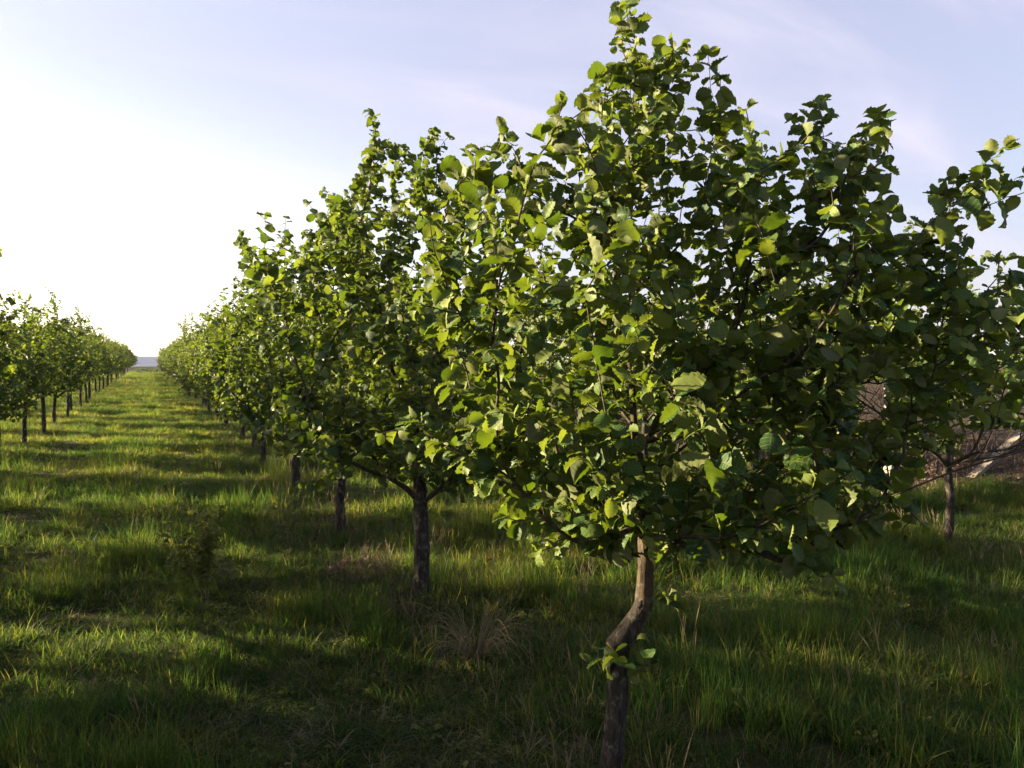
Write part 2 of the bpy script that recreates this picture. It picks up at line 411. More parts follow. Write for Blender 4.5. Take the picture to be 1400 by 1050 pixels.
# ------------------------------------------------------------------ tree skeletons
class Skeleton:
    """a trunk and shoots that each grow from the best node of what already stands"""
    def __init__(self, trunk_pts, trunk_r, seed):
        self.rng = np.random.default_rng(seed)
        pts = np.array(trunk_pts, dtype=float)
        fine = [pts[0]]
        for a, b in zip(pts[:-1], pts[1:]):
            k = max(1, int(np.linalg.norm(b - a) / 0.04))
            fine += [a + (b - a) * (j + 1) / k for j in range(k)]
        fine = np.array(fine)
        for _ in range(2): fine[1:-1] = 0.25 * fine[:-2] + 0.5 * fine[1:-1] + 0.25 * fine[2:]
        self.pos = [p for p in fine]; self.par = [-1] + list(range(len(fine) - 1))
        self.tan = [t for t in unit(np.gradient(fine, axis=0))]
        self.depth = list(np.cumsum(np.r_[0, np.linalg.norm(np.diff(fine, axis=0), axis=1)]))
        self.n_trunk = len(fine); self.trunk_r = trunk_r
        self.paths = []
    def grow(self, target, min_node, level, rise=0.35, wob=0.075):
        rng = self.rng
        A = np.array(self.pos); T = np.array(self.tan); D = np.array(self.depth)
        v = target - A; d = np.linalg.norm(v, axis=1) + 1e-6
        cosang = (v * T).sum(1) / d
        cost = d * (1 + 0.75 * (1 - cosang)) + 0.30 * D + np.where(A[:, 2] > target[2] + 0.12, 0.5, 0)
        cost[:min_node] += 5
        k = int(np.argmin(cost)); L = d[k]
        a, t = A[k], T[k]
        u = unit(v[k])
        c1 = a + L * 0.38 * unit(0.35 * t + 0.75 * u + np.array((0, 0, -0.10)))
        c2 = target - L * 0.36 * unit(u + np.array((0, 0, rise)))
        m = max(3, int(L / 0.042)); s = np.linspace(0, 1, m + 1)[1:, None]
        pts = (1 - s) ** 3 * a + 3 * (1 - s) ** 2 * s * c1 + 3 * (1 - s) * s * s * c2 + s ** 3 * target
        ph = rng.uniform(0, 6.28, 3); fr = rng.uniform(4, 9, 3)
        pts += wob * L ** 0.5 * np.sin(s * fr + ph) * s * (1 - s)
        first = len(self.pos); prev = k
        tn = unit(np.gradient(np.vstack([a, pts]), axis=0))[1:]
        for j in range(m):
            self.pos.append(pts[j]); self.par.append(prev); self.tan.append(tn[j])
            self.depth.append(self.depth[prev] + np.linalg.norm(pts[j] - self.pos[prev]))
            prev = len(self.pos) - 1
        self.paths.append((k, first, len(self.pos), level))
    def finish(self, r_tip=0.0019, power=0.44):
        n = len(self.pos); tips = np.zeros(n); kids = np.zeros(n, int)
        for p in self.par[1:]:
            kids[p] += 1
        tips[kids == 0] = 1
        for j in range(n - 1, 0, -1): tips[self.par[j]] += tips[j]
        self.tips = tips
        self.rad = r_tip * np.maximum(tips, 1) ** power
        A = np.array(self.pos)
        for (k, f, e, lv) in self.paths:                 # shoots taper to their tips
            q = np.arange(f, e); w = (e - 1 - q) * 0.042
            self.rad[q] += 0.0016 * np.minimum(w, 1.2)
        nt = self.n_trunk
        s = np.linspace(0, 1, nt)
        self.rad[:nt] = np.interp(s, np.linspace(0, 1, len(self.trunk_r)), self.trunk_r)
        for (k, f, e, lv) in self.paths:
            lim = self.rad[k] * 0.8
            q = np.arange(f, e); self.rad[q] = np.minimum(self.rad[q], lim)
        return self
    def chain(self, path):
        k, f, e, lv = path
        q = [k] + list(range(f, e))
        P_ = np.array([self.pos[j] for j in q]); r = self.rad[q].copy(); r[0] = r[1] if len(r) > 1 else r[0]
        return P_, r
    def leaves(self, step, r_max, size_lo, size_hi, tip_boost=2):
        rng = self.rng; out = []
        for path in self.paths:
            k, f, e, lv = path
            ph = rng.uniform(0, 6.28); skip = rng.uniform(0, 1)
            acc = skip * step
            for j in range(f, e):
                acc += np.linalg.norm(self.pos[j] - self.pos[self.par[j]]) * (1.75 if lv == 0 and e - j < 16 else 1.0)
                if self.rad[j] > r_max: continue
                while acc > step:
                    acc -= step; ph += math.pi + rng.normal(0, 0.5)
                    end = (e - 1 - j)
                    small = 1.0 if end > 3 else 0.62 + 0.12 * end
                    out.append((j, ph, small))
            for q in range(tip_boost): out.append((e - 1, ph + 2.1 * (q + 1), 0.62))
        j = np.array([o[0] for o in out]); ph = np.array([o[1] for o in out]); sm = np.array([o[2] for o in out])
        A = np.array(self.pos)[j]; T = np.array(self.tan)[j]
        ref = np.where(np.abs(T[:, 2:3]) > 0.9, np.array((1.0, 0, 0)), np.array((0, 0, 1.0)))
        e1 = unit(np.cross(T, ref)); e2 = np.cross(T, e1)
        side = np.cos(ph)[:, None] * e1 + np.sin(ph)[:, None] * e2 * 0.75
        size = rng.uniform(size_lo, size_hi, len(j)) * sm
        Rm = leaf_frames(rng, A, T, unit(side), len(j))
        pos = A + rng.normal(0, 0.004, A.shape)
        return pos, Rm, size

def tubes(name, chains, mat, sides=5, rough=0.0, seed=1, cap=False):
    rng = np.random.default_rng(seed)
    Vs, Fs = [], []; base = 0
    for P_, r in chains:
        n = len(P_)
        if n < 2: continue
        t = unit(np.gradient(P_, axis=0))
        ref = np.array((1.0, 0.15, 0.1)) if abs(t[0][2]) > 0.8 else np.array((0.05, 0.1, 1.0))
        e1 = unit(np.cross(t, ref)); e2 = np.cross(t, e1)
        a = np.linspace(0, 2 * math.pi, sides, endpoint=False)
        rr = r[:, None] * (1 + rough * rng.normal(0, 1, (n, sides)))
        v = P_[:, None] + rr[..., None] * (np.cos(a)[None, :, None] * e1[:, None] + np.sin(a)[None, :, None] * e2[:, None])
        Vs.append(v.reshape(-1, 3))
        i = np.arange(n - 1)[:, None] * sides; j = np.arange(sides)[None]; j2 = (j + 1) % sides
        Fs.append(np.stack([i + j, i + j2, i + sides + j2, i + sides + j], -1).reshape(-1, 4) + base)
        base += n * sides
        if cap:
            Vs.append(P_[[0, -1]]); j = np.arange(sides); j2 = (j + 1) % sides
            o = base - n * sides
            Fs.append(np.stack([o + j2, o + j, np.full(sides, base), np.full(sides, base)], -1))
            o = base - sides
            Fs.append(np.stack([o + j, o + j2, np.full(sides, base + 1), np.full(sides, base + 1)], -1))
            base += 2
    V = np.concatenate(Vs); Fc = np.concatenate(Fs)
    tri = Fc[Fc[:, 2] == Fc[:, 3]][:, :3]; quad = Fc[Fc[:, 2] != Fc[:, 3]]
    return make_mesh(name, V, [f for f in (quad, tri) if len(f)], mat)

def generic_skeleton(seed, H=3.0, Rad=0.95, h0=0.72, n_shoot=20, n_fill=150, base_r=0.045, tips=None, lean=(0, 0)):
    rng = np.random.default_rng(seed)
    bx, by = rng.normal(0, 0.03, 2) + np.array(lean)
    tr = [(0, 0, -0.08), (rng.normal(0, .012), rng.normal(0, .012), h0 * 0.5), (bx, by, h0), (bx * 1.3, by * 1.3, h0 + 0.35)]
    S = Skeleton(tr, [base_r * 1.15, base_r, base_r * 0.93, base_r * 0.88, base_r * 0.6], seed + 7)
    mn = int(S.n_trunk * 0.60)
    if tips is None:
        tips = []
        for k in range(n_shoot):
            az = k * 2.399 + rng.normal(0, 0.35); q = (k + 0.5) / n_shoot
            r = Rad * math.sqrt(q) * rng.uniform(0.8, 1.08)
            z = H * (1.0 - 0.26 * q ** 1.5) + rng.normal(0, 0.11) - (0.10 if k else 0) + (rng.uniform(0.10, 0.30) if k % 4 == 1 else 0)
            tips.append(np.array((bx + r * math.cos(az), by + r * math.sin(az), z)))
        for k in range(n_shoot):
            az = k * 2.399 + 1 + rng.normal(0, 0.3); z = rng.uniform(h0 + 0.10, H * 0.70)
            z = max(z, h0 + 0.2); r = Rad * rng.uniform(0.85, 1.12) * (0.66 + 0.26 * min(1, (z - h0) / 0.5))
            tips.append(np.array((bx + r * math.cos(az), by + r * math.sin(az), z)))
    base = np.array((bx, by, h0 + 0.1))
    order = sorted(tips, key=lambda t: np.linalg.norm(t - base))
    for t in order: S.grow(t, mn, 0)
    tip_a = np.array(tips)
    for k in range(n_fill):
        t = tip_a[rng.integers(len(tip_a))]
        u = rng.uniform(0.15, 0.98) ** 0.6
        foot = base + np.array((0, 0, 0.35 * max(0, t[2] - base[2]) * rng.random()))
        p = foot + (t - foot) * u + rng.normal(0, 0.14, 3)
        if p[2] < h0 - 0.02: continue
        S.grow(p, mn, 1, rise=0.2)
    return S.finish()

def plume(S, tip, lo=0.45, n=26, spread=0.085):
    foot = np.array((tip[0] * 0.45, tip[1] * 0.45, 0.75 + 0.55 * (tip[2] - 0.75)))
    for q in range(n):
        f = S.rng.uniform(lo, 1.0)
        p = foot + (tip - foot) * f + S.rng.normal(0, spread * (1.25 - 0.7 * f), 3)
        S.grow(p, int(S.n_trunk * .6), 1, rise=0.25)
rng0 = np.random.default_rng(77)
leaf_variants = [make_mesh('hazel_leaf', tv, tf, LEAF, tu) for tv, tf, tu in T_HI]
for m_, (tv, tf, tu) in zip(leaf_variants, T_HI): pass
leaf_variants_mid = [make_mesh('hazel_leaf_small', tv, tf, LEAF, tu) for tv, tf, tu in T_MID]

def build_near_tree(S, loc, label, hi=True, n_single=300, step=0.05, sizes=(0.06, 0.105), trunk_mats=None, extra=None, r_max=0.0075, min_px=10):
    """a tree close enough to tell its leaves apart: trunk, limbs, 300 single leaves, the rest of the foliage"""
    loc = np.array(loc, dtype=float)
    root = empty('hazel_tree', loc)
    tag(root, label, 'tree', 'hazel trees planted in rows')
    nt = S.n_trunk
    P_ = np.array(S.pos[:nt]); r = S.rad[:nt]
    big = [p for p in S.paths if p[3] == 0]; small = [p for p in S.paths if p[3] != 0]
    link('trunk', tubes('trunk', [(P_, r)], BARK, 16, 0.075, 3), root)
    for p in big:
        link('branch', tubes('branch', [S.chain(p)], TWIG, 6), root)
    link('twigs', tubes('twigs', [S.chain(p) for p in small], TWIG, 4), root)['kind'] = 'stuff'
    pos, Rm, size = S.leaves(step, r_max, *sizes)
    if extra is not None:
        pos = np.concatenate([pos, extra[0]]); Rm = np.concatenate([Rm, extra[1]]); size = np.concatenate([size, extra[2]])
    rng = S.rng
    ctr = pos + Rm[:, :, 1] * size[:, None] * 0.5 + loc
    px, py, z = project(ctr)
    # thin places low in the crown's right side, where post, trunk and board show through
    h = size * F / np.maximum(z, 0.05) * 0.30
    thin = (z > 0.2) & (((px > 1176 - h) & (px < 1212 + h) & (py > 522 - h) & (py < 574 + h)) | ((px > 1318 - h) & (py > 590 - h) & (py < 690)) | ((px > 1268 - h) & (py > 625 - h) & (py < 760)))
    pos, Rm, size, ctr, px, py, z = (q[~thin] for q in (pos, Rm, size, ctr, px, py, z))
    app = size * F / np.maximum(z, 0.05)
    vis = (z > 0.2) & (px > -10) & (px < 1410) & (py > -10) & (py < 1060)
    face = np.abs((Rm[:, :, 2] * unit(np.array((0, 0, CAM_H)) - ctr)).sum(-1))
    taken, pick = {}, []
    for k in np.argsort(z):
        if not vis[k]: continue
        cell = (int(px[k] / (app[k] * 0.55)), int(py[k] / (app[k] * 0.55)))
        cell = (int(px[k] // 14), int(py[k] // 14))
        if cell in taken: continue
        rad = int(app[k] * 0.3 // 14)
        for ci in range(-rad, rad + 1):
            for cj in range(-rad, rad + 1): taken[(cell[0] + ci, cell[1] + cj)] = 1
        pick.append((app[k] * (0.4 + 0.6 * face[k]), k))
    pick = [k for a_, k in sorted(pick, reverse=True) if a_ >= min_px * 0.5][:n_single]
    lv = leaf_variants if hi else leaf_variants_mid
    for k in pick:
        o = bpy.data.objects.new('leaf', lv[int(rng.integers(len(lv)))])
        col.objects.link(o); o.parent = root
        M4 = Matrix.Identity(4)
        for a_ in range(3):
            for b_ in range(3): M4[a_][b_] = Rm[k, a_, b_] * size[k]
            M4[a_][3] = pos[k, a_]
        o.matrix_local = M4
    rest = np.ones(len(pos), bool); rest[pick] = False
    if rest.any():
        cm = leaf_mesh('foliage', T_HI if hi else T_MID, pos[rest], Rm[rest], size[rest], rng, LEAF)
        link('foliage', cm, root)['kind'] = 'stuff'
    print('tree', label[:30], 'leaves', len(pos), 'single', len(pick))
    return root

# ------------------------------------------------------------------ the main tree
ROW0, ROWL, ROWL2, ROWR = 1.57, -2.10, -5.75, 6.28
STEP = 2.37
T1 = np.array((1.57, 2.52, 0.0))
def L1(px, py, Z): return P(px, py, Z) - T1
zt = 2.95
lower = [L1(832, 1110, zt), L1(836, 1050, zt), L1(844, 960, zt), L1(846, 905, zt), L1(852, 872, zt)]
tr_pts = lower + [L1(868, 850, zt), L1(881, 828, zt + .01), L1(882, 785, zt), L1(884, 742, zt), L1(880, 690, zt), L1(872, 620, zt)]
S1 = Skeleton(tr_pts, [0.048, 0.044, 0.041, 0.040, 0.041, 0.034, 0.028, 0.027, 0.026, 0.025, 0.020], 11)
tips1 = [(855, 6, 2.95), (968, 75, 2.9), (932, 62, 3.15), (768, 140, 2.8), (690, 182, 3.0), (655, 203, 3.2), (612, 275, 2.9), (588, 305, 2.6),
         (600, 390, 2.7), (622, 470, 2.95), (562, 572, 2.8), (640, 605, 3.1), (700, 655, 2.75), (778, 735, 2.75),
         (1020, 150, 3.2), (1122, 138, 2.8), (1203, 155, 2.9), (1372, 205, 2.55), (1290, 245, 2.65), (1310, 365, 2.5), (1255, 335, 2.8),
         (1290, 430, 2.6), (1270, 530, 2.7), (1215, 680, 2.5), (1080, 765, 2.6), (1150, 640, 2.4), (1170, 290, 2.7),
         (900, 300, 2.35), (1050, 350, 2.45), (1100, 500, 2.4), (800, 400, 2.35), (930, 560, 2.25), (770, 600, 2.4), (1000, 650, 2.35),
         (850, 200, 3.4), (1050, 260, 3.5), (760, 330, 3.5), (1150, 400, 3.5), (950, 450, 3.6), (1200, 550, 3.4), (700, 500, 3.5), (860, 600, 3.5), (1000, 560, 3.5), (720, 260, 2.7), (680, 400, 2.6), (840, 130, 3.0), (1000, 240, 2.8), (1325, 248, 2.6), (1345, 225, 2.6), (1230, 400, 2.4), (1300, 300, 2.6), (1330, 470, 2.5), (1200, 480, 2.4), (1240, 590, 2.6), (1170, 210, 2.85), (1090, 160, 2.9), (1375, 425, 2.4), (1385, 510, 2.45), (1395, 380, 2.5), (740, 700, 2.9), (820, 735, 2.7), (870, 720, 2.5), (930, 735, 2.6), (990, 745, 2.75), (1030, 720, 2.4), (1120, 735, 2.6), (1160, 700, 2.7), (680, 600, 2.7), (720, 560, 2.5), (850, 660, 2.45), (870, 60, 2.95), (820, 110, 2.85)]
top_x = [540, 560, 590, 640, 690, 745, 765, 800, 828, 850, 876, 930, 978, 1002, 1030, 1060, 1100, 1132, 1152, 1180, 1206, 1216, 1235, 1262, 1280, 1335, 1372, 1400]
top_y = [330, 290, 262, 205, 168, 160, 122, 125, 60, -10, 30, 45, 58, 118, 135, 188, 125, 122, 190, 160, 142, 262, 292, 262, 222, 212, 185, 196]
def under_top(p, d=14):                     # the outline of the crown's upper shoots
    px, py, z = project(np.asarray(p) + T1)
    return bool(py > np.interp(px, top_x, top_y) + d) and bool(px < 1330 or py < 300 or py > 345)
tips1 = [L1(*t) for t in tips1]
base1 = L1(880, 720, zt)
mn1 = int(np.argmin(np.abs(np.array([p[2] for p in S1.pos]) - base1[2])))
for t in sorted(tips1, key=lambda t: np.linalg.norm(t - base1)): S1.grow(t, mn1, 0)
r1 = np.random.default_rng(21)
ta = np.array(tips1)
tw = np.linalg.norm(ta - base1, axis=1) ** 1.3; tw /= tw.sum()
for k in range(1150):
    t = ta[r1.choice(len(ta), p=tw)]; u = r1.uniform(0.15, 0.97) ** 0.6
    foot = base1 + np.array((0, 0, 0.35 * max(0, t[2] - base1[2]) * r1.random()))
    p = foot + (t - foot) * u + r1.normal(0, 0.12, 3)
    if p[2] < base1[2] - 0.05 or not under_top(p, 26): continue
    S1.grow(p, mn1, 1, rise=0.2)
for t in ((848, 30), (862, 40), (845, 60), (870, 75), (840, 88), (880, 95), (900, 78), (955, 88), (925, 85), (940, 112), (830, 95), (858, 110), (860, 20), (985, 105), (1120, 150), (1200, 175), (1190, 200), (1205, 165)):
    S1.grow(L1(t[0], t[1], 2.93 + r1.normal(0, .05)), mn1, 1, rise=0.3)
S1.finish()
# leafy suckers on the trunk below the old cut
sp, sR, ss = [], [], []
for k in range(26):
    h = r1.uniform(0, 1); a = r1.uniform(0, 6.28)
    c = L1(848 + r1.normal(0, 20), 905 + r1.normal(0, 16), zt - 0.05 + r1.normal(0, 0.05)); d = unit(np.array((math.cos(a), math.sin(a), r1.uniform(-0.5, 0.4))))
    sp.append(c); ss.append(r1.uniform(0.04, 0.085)); sR.append(leaf_frames(r1, None, d[None], d[None], 1)[0])
for k in range(9):
    c = L1(905 + r1.normal(0, 16), 822 + r1.normal(0, 10), zt - 0.03 + r1.normal(0, 0.05)); d = unit(np.array((0.9, r1.normal(0, .6), -0.2)))
    sp.append(c); ss.append(r1.uniform(0.04, 0.07)); sR.append(leaf_frames(r1, None, d[None], d[None], 1)[0])
main = build_near_tree(S1, T1, 'tall near hazel tree with crooked trunk and pale cut stub, reaching the top', True,
                       step=0.031, sizes=(0.042, 0.100), extra=(np.array(sp), np.array(sR), np.array(ss)))
# smooth upper trunk and the sawn stub stand out from the rough lower bark
up = np.array([L1(858, 868, zt), L1(870, 848, zt), L1(881, 828, zt + .01), L1(882, 785, zt), L1(884, 742, zt), L1(881, 700, zt)])
fine = np.array([up[0] + 0 * up[0]] + [a + (b - a) * t for a, b in zip(up[:-1], up[1:]) for t in (0.25, 0.5, 0.75, 1.0)])
for _ in range(2): fine[1:-1] = 0.25 * fine[:-2] + 0.5 * fine[1:-1] + 0.25 * fine[2:]
link('upper_trunk', tubes('upper_trunk', [(fine, np.interp(np.linspace(0, 1, len(fine)), [0, .3, .6, 1], [0.043, 0.035, 0.030, 0.029]))], BARK_SMOOTH, 14, 0.055, 4, True), main)
st = np.array([L1(838, 886, zt - 0.03), L1(848, 876, zt - .025), L1(858, 863, zt - .015), L1(868, 849, zt - .005), L1(877, 834, zt)])
link('sawn_stub', tubes('sawn_stub', [(st, np.array([0.036, 0.040, 0.040, 0.037, 0.031]))], BARK, 14, 0.05, 5), main)
d = unit(st[0] - st[1])
cut = link('cut_face', tubes('cut_face', [(np.array([st[0] + d * 0.0005, st[0] + d * 0.006]), np.array([0.0335, 0.032]))], CUT, 14, 0.02, 6, True), main)
cut['label'] = 'orange sawn face of the stub'

# ------------------------------------------------------------------ the trees near it
def row_y(k): return T1[1] + STEP * k
def tree_loc(px, Z):
    q = P(px, 525, Z); return (q[0], q[1], float(ground_z(q[0], q[1])))
def local_tips(spec, loc): return [P(*s) - np.array(loc) for s in spec]

loc2 = (ROW0, 4.86, 0.0)
sk2 = generic_skeleton(102, 2.65, 0.95, 0.78, 18, 950, 0.050)
t2 = local_tips([(512, 160, 5.0), (595, 178, 5.1), (545, 200, 5.2), (640, 260, 5.2), (470, 280, 4.7), (575, 230, 4.6), (500, 235, 5.4)], loc2)
for t in t2: sk2.grow(t, int(sk2.n_trunk * .6), 0)
for t in t2: plume(sk2, t)
sk2.finish()
build_near_tree(sk2, loc2, 'second hazel tree from the front, dark trunk standing just left of the tall near tree', False, step=0.028, sizes=(0.052, 0.094))
loc3 = (ROW0, 7.24, 0.0)
sk3 = generic_skeleton(103, 2.6, 0.95, 0.76, 18, 900, 0.043)
t3 = local_tips([(455, 268, 7.1), (480, 275, 7.4), (420, 318, 7.0), (500, 300, 7.0)], loc3)
for t in t3:
    sk3.grow(t, int(sk3.n_trunk * .6), 0)
    plume(sk3, t)
sk3.finish()
build_near_tree(sk3, loc3, 'third hazel tree of the middle row, trunk hidden by dry stalks left of the second', False, step=0.029, sizes=(0.052, 0.094))
loc4 = (ROW0, 9.62, 0.0)
sk4 = generic_skeleton(104, 2.5, 0.98, 0.76, 18, 850, 0.050)
t4 = local_tips([(330, 318, 9.3), (345, 345, 9.4), (372, 360, 9.2), (400, 340, 9.6)], loc4)
for t in t4:
    sk4.grow(t, int(sk4.n_trunk * .6), 0)
    plume(sk4, t)
sk4.finish()
build_near_tree(sk4, loc4, 'fourth hazel tree of the middle row, with a long shoot leaning left into white sky', False, step=0.030, sizes=(0.052, 0.094))
locR = tree_loc(1300, 6.8)
skR = generic_skeleton(105, 2.40, 1.2, 0.78, 18, 800, 0.034)
build_near_tree(skR, locR, 'short hazel tree at the right edge, thin trunk in front of the slanting board', False, step=0.034, sizes=(0.070, 0.108))
loc0 = (1.95, -0.05, 0.0)
sk0 = generic_skeleton(106, 1.85, 0.85, 0.98, 16, 260, 0.05)
build_near_tree(sk0, loc0, 'hazel tree beside the camera, only its large near leaves entering at the right edge', True, n_single=60, step=0.06, sizes=(0.07, 0.11))

# ------------------------------------------------------------------ the rows
variants = []
for v in range(10):
    S = generic_skeleton(200 + v, 2.32 + 0.13 * (v % 3) - (0.12 if v > 6 else 0), 0.96 if v < 7 else 0.82, (0.80 if v < 7 else 0.91) + 0.05 * (v % 2), 18, 900, (0.045 if v < 7 else 0.033) + 0.004 * (v % 3))
    pos, Rm, size = S.leaves(0.027, 0.008, 0.048, 0.086)
    cm = leaf_mesh('crown', T_LOW, pos, Rm, size, S.rng, LEAF_FAR)
    tm = tubes('trunk', [(np.array(S.pos[:S.n_trunk]), S.rad[:S.n_trunk])], BARK, 8, 0.06, v)
    bm_ = tubes('limbs', [S.chain(p) for p in S.paths if p[3] == 0], TWIG, 4)
    variants.append((tm, bm_, cm)); print('variant', v, len(pos))
rr = random.Random(9)
def row_tree(x, y, label, group='hazel trees planted in rows', wide=1.0, tall=1.0, high=False):
    x += rr.uniform(-.10, .10); y += rr.uniform(-.14, .14)
    tm, bm_, cm = variants[7 + rr.randrange(3)] if high else variants[rr.randrange(7)]
    root = empty('hazel_tree', (x, y, float(ground_z(x, y))), rr.uniform(0, 6.28))
    s = rr.uniform(0.92, 1.07); root.scale = (wide * s * rr.uniform(.95, 1.05), wide * s * rr.uniform(.95, 1.05), s * tall)
    tag(root, label, 'tree', group)
    link('trunk', tm, root); link('limbs', bm_, root)['kind'] = 'stuff'; link('crown', cm, root)['kind'] = 'stuff'
    return root
ORD = ['first', 'second', 'third', 'fourth', 'fifth', 'sixth', 'seventh', 'eighth', 'ninth', 'tenth', 'eleventh', 'twelfth']
Y_END = 88.0
k = 4
while row_y(k) < Y_END:
    lab = ORD[k] + ' hazel tree of the middle row, counted from the tall near tree along the path' if k < 12 else \
          'small hazel tree merging with others at the far end right of the path'
    row_tree(ROW0, row_y(k), lab, wide=rr.uniform(.9, 1.05), tall=rr.uniform(.86, 1.06)); k += 1
skip_left = {-5}
for k in range(-8, 40):
    y = 16.6 + STEP * k
    if y > Y_END or k in skip_left: continue
    if k >= 0:
        lab = ORD[k] + ' trunk in from the left edge in the hazel row left of the path' if k < 7 else \
              'small hazel tree merging with others at the far end left of the path'
    else: lab = 'hazel tree of the left row casting its shadow over the foreground grass'
    row_tree(ROWL, y - (0.5 if k == -4 else 0), lab, wide=1.05 if k < -2 else 1.0, tall=1.2 if k < -2 else rr.uniform(.90, .98) if k < 1 else rr.uniform(.92, 1.08), high=k > -3)  # nearest trees enlarged to shade the foreground, one shifted to let sun onto the weed
for k in range(-3, 5):
    row_tree(ROWL2, 7.45 + STEP * k, 'unseen hazel tree added beyond the left row to block low sun', tall=1.22)  # added out of view as blockers, keeping low sun off trunk and foreground
for k in range(0, 22):
    row_tree(ROWL2, 19.1 + STEP * k, 'hazel tree added behind the left row to deepen shadow bands on the path', wide=0.66, tall=0.9)  # row added so its aligned shadows strengthen the bands across the path
row_tree(ROWL, 4.75, 'unseen low hazel tree added in the left row gap to shade the near trunk', wide=0.8, tall=0.64)  # added out of view to shade the foot of the main tree
k = 1
while True:
    y = locR[1] + STEP * k
    if y > Y_END: break
    row_tree(ROWR, y, ORD[k] + ' hazel tree of the right-hand row, seen through gaps behind the tall near tree' if k < 6 else
             'far hazel tree of the right-hand row, hidden behind the middle row'); k += 1

# ------------------------------------------------------------------ fence posts, board
def box_mesh(name, sx, sy, sz, mat, bev=0.006):
    import bmesh
    bm = bmesh.new(); bmesh.ops.create_cube(bm, size=1.0)
    bmesh.ops.scale(bm, vec=(sx, sy, sz), verts=bm.verts)
    bmesh.ops.translate(bm, vec=(0, 0, sz / 2), verts=bm.verts)
    bmesh.ops.bevel(bm, geom=list(bm.edges), offset=bev, segments=2, profile=0.6, affect='EDGES')
    me = bpy.data.meshes.new(name); bm.to_mesh(me); bm.free(); me.materials.append(mat); return me
FX_ = 7.75
post_me = box_mesh('fence_post', 0.12, 0.13, 1.62, CONCRETE, 0.01)
q = P(1196, 560, 9.0)
y0 = q[1]
ys = [y0 - 6.4, y0 - 3.2, y0, y0 + 3.2, y0 + 6.4, y0 + 9.6, y0 + 12.8, y0 + 16.0]
for n_, y in enumerate(ys):
    lab = {2: 'pale concrete fence post with a sunlit left face behind the right of the crown',
           3: 'concrete fence post glimpsed through the middle of the crown'}.get(n_, 'concrete fence post hidden behind the hazel leaves')
    o = link('fence_post', post_me, None, (FX_, y, float(ground_z(FX_, y)) - 0.1))
    o.rotation_euler = (R(rr.uniform(-1.5, 1.5)), R(rr.uniform(-1.5, 1.5)), R(rr.uniform(-5, 5)))
    tag(o, lab, 'post', 'concrete posts of the boundary fence')
a_, b_ = P(1316, 664, 9.6), P(1402, 588, 9.9)
a_ = a_ - 0.18 * unit(b_ - a_)
d = Vector(b_ - a_); L = d.length
o = link('slanting_board', box_mesh('slanting_board', 0.115, 0.045, L + 0.1, BOARD, 0.005), None, a_)
o.rotation_euler = d.to_track_quat('Z', 'Y').to_euler()
tag(o, 'pale weathered board leaning at a slant in the dry weeds behind the right trunk', 'board')

# ------------------------------------------------------------------ distant shed, hedge at the end of the path
SY, SX = 262.0, -21.0
sz = float(ground_z(SX, SY))
shed = empty('farm_shed', (SX, SY, sz), R(4))
tag(shed, 'long low pale farm shed with a light roof at the end of the grass path', 'shed')
W_, D_, H_ = 66.0, 14.0, 3.9
def boxm(name, x0, x1, y0, y1, z0, z1, mat, parent):
    V = np.array([(x, y, z) for x in (x0, x1) for y in (y0, y1) for z in (z0, z1)])
    Fc = np.array([(0, 1, 3, 2), (4, 6, 7, 5), (0, 4, 5, 1), (2, 3, 7, 6), (0, 2, 6, 4), (1, 5, 7, 3)])
    return link(name, make_mesh(name, V, Fc, mat, smooth=False), parent)
boxm('wall', -W_ / 2, W_ / 2, 0, D_, -0.3, H_, SHED_WALL, shed)
V = np.array([(-W_ / 2 - .5, -.7, H_ - .25), (W_ / 2 + .5, -.7, H_ - .25), (W_ / 2 + .5, D_ / 2, H_ + 2.3), (-W_ / 2 - .5, D_ / 2, H_ + 2.3), (W_ / 2 + .5, D_ + .7, H_ - .25), (-W_ / 2 - .5, D_ + .7, H_ - .25)])
V = np.concatenate([V, V + np.array((0, 0, .18))])
Fc = np.array([(0, 3, 2, 1), (3, 5, 4, 2), (6, 7, 8, 9), (9, 8, 10, 11), (0, 1, 7, 6), (4, 5, 11, 10), (1, 2, 8, 7), (2, 4, 10, 8), (0, 6, 9, 3), (3, 9, 11, 5)])
link('roof', make_mesh('roof', V, Fc, SHED_ROOF, smooth=False), shed)
boxm('gutter', -W_ / 2 - .5, W_ / 2 + .5, -.98, -.72, H_ - .75, H_ - .02, WHITE, shed)
for x in np.arange(-30, 31, 7.5):
    boxm('window', x, x + 2.2, -.03, .1, 1.5, 2.7, DARK, shed)

def bush_mesh(name, rx, ry, h, n, size, mat, seed):
    rng = np.random.default_rng(seed)
    v = unit(rng.normal(0, 1, (n, 3))) * rng.uniform(0.55, 1, (n, 1)) ** 0.5
    pos = v * np.array((rx, ry, h / 2)) + np.array((0, 0, h / 2)) + rng.normal(0, 0.05, (n, 3)) * h
    pos[:, 2] = np.abs(pos[:, 2])
    Rm = leaf_frames(rng, None, unit(v), unit(v), n)
    return leaf_mesh(name, T_LOW, pos, Rm, np.full(n, size) * rng.uniform(.6, 1.2, n), rng, mat)
for n_, (x, y) in enumerate(((-0.9, 92.0), (0.6, 93.0))):
    o = link('low_bush', bush_mesh('low_bush', 0.8, 0.5, 0.5, 900, 0.08, LEAF_FAR, 300 + n_), None, (x, y, float(ground_z(x, y))))
    tag(o, ('left' if n_ == 0 else 'right') + ' of two low bushes at the far end of the path before the shed', 'bush', 'low bushes at the end of the path')

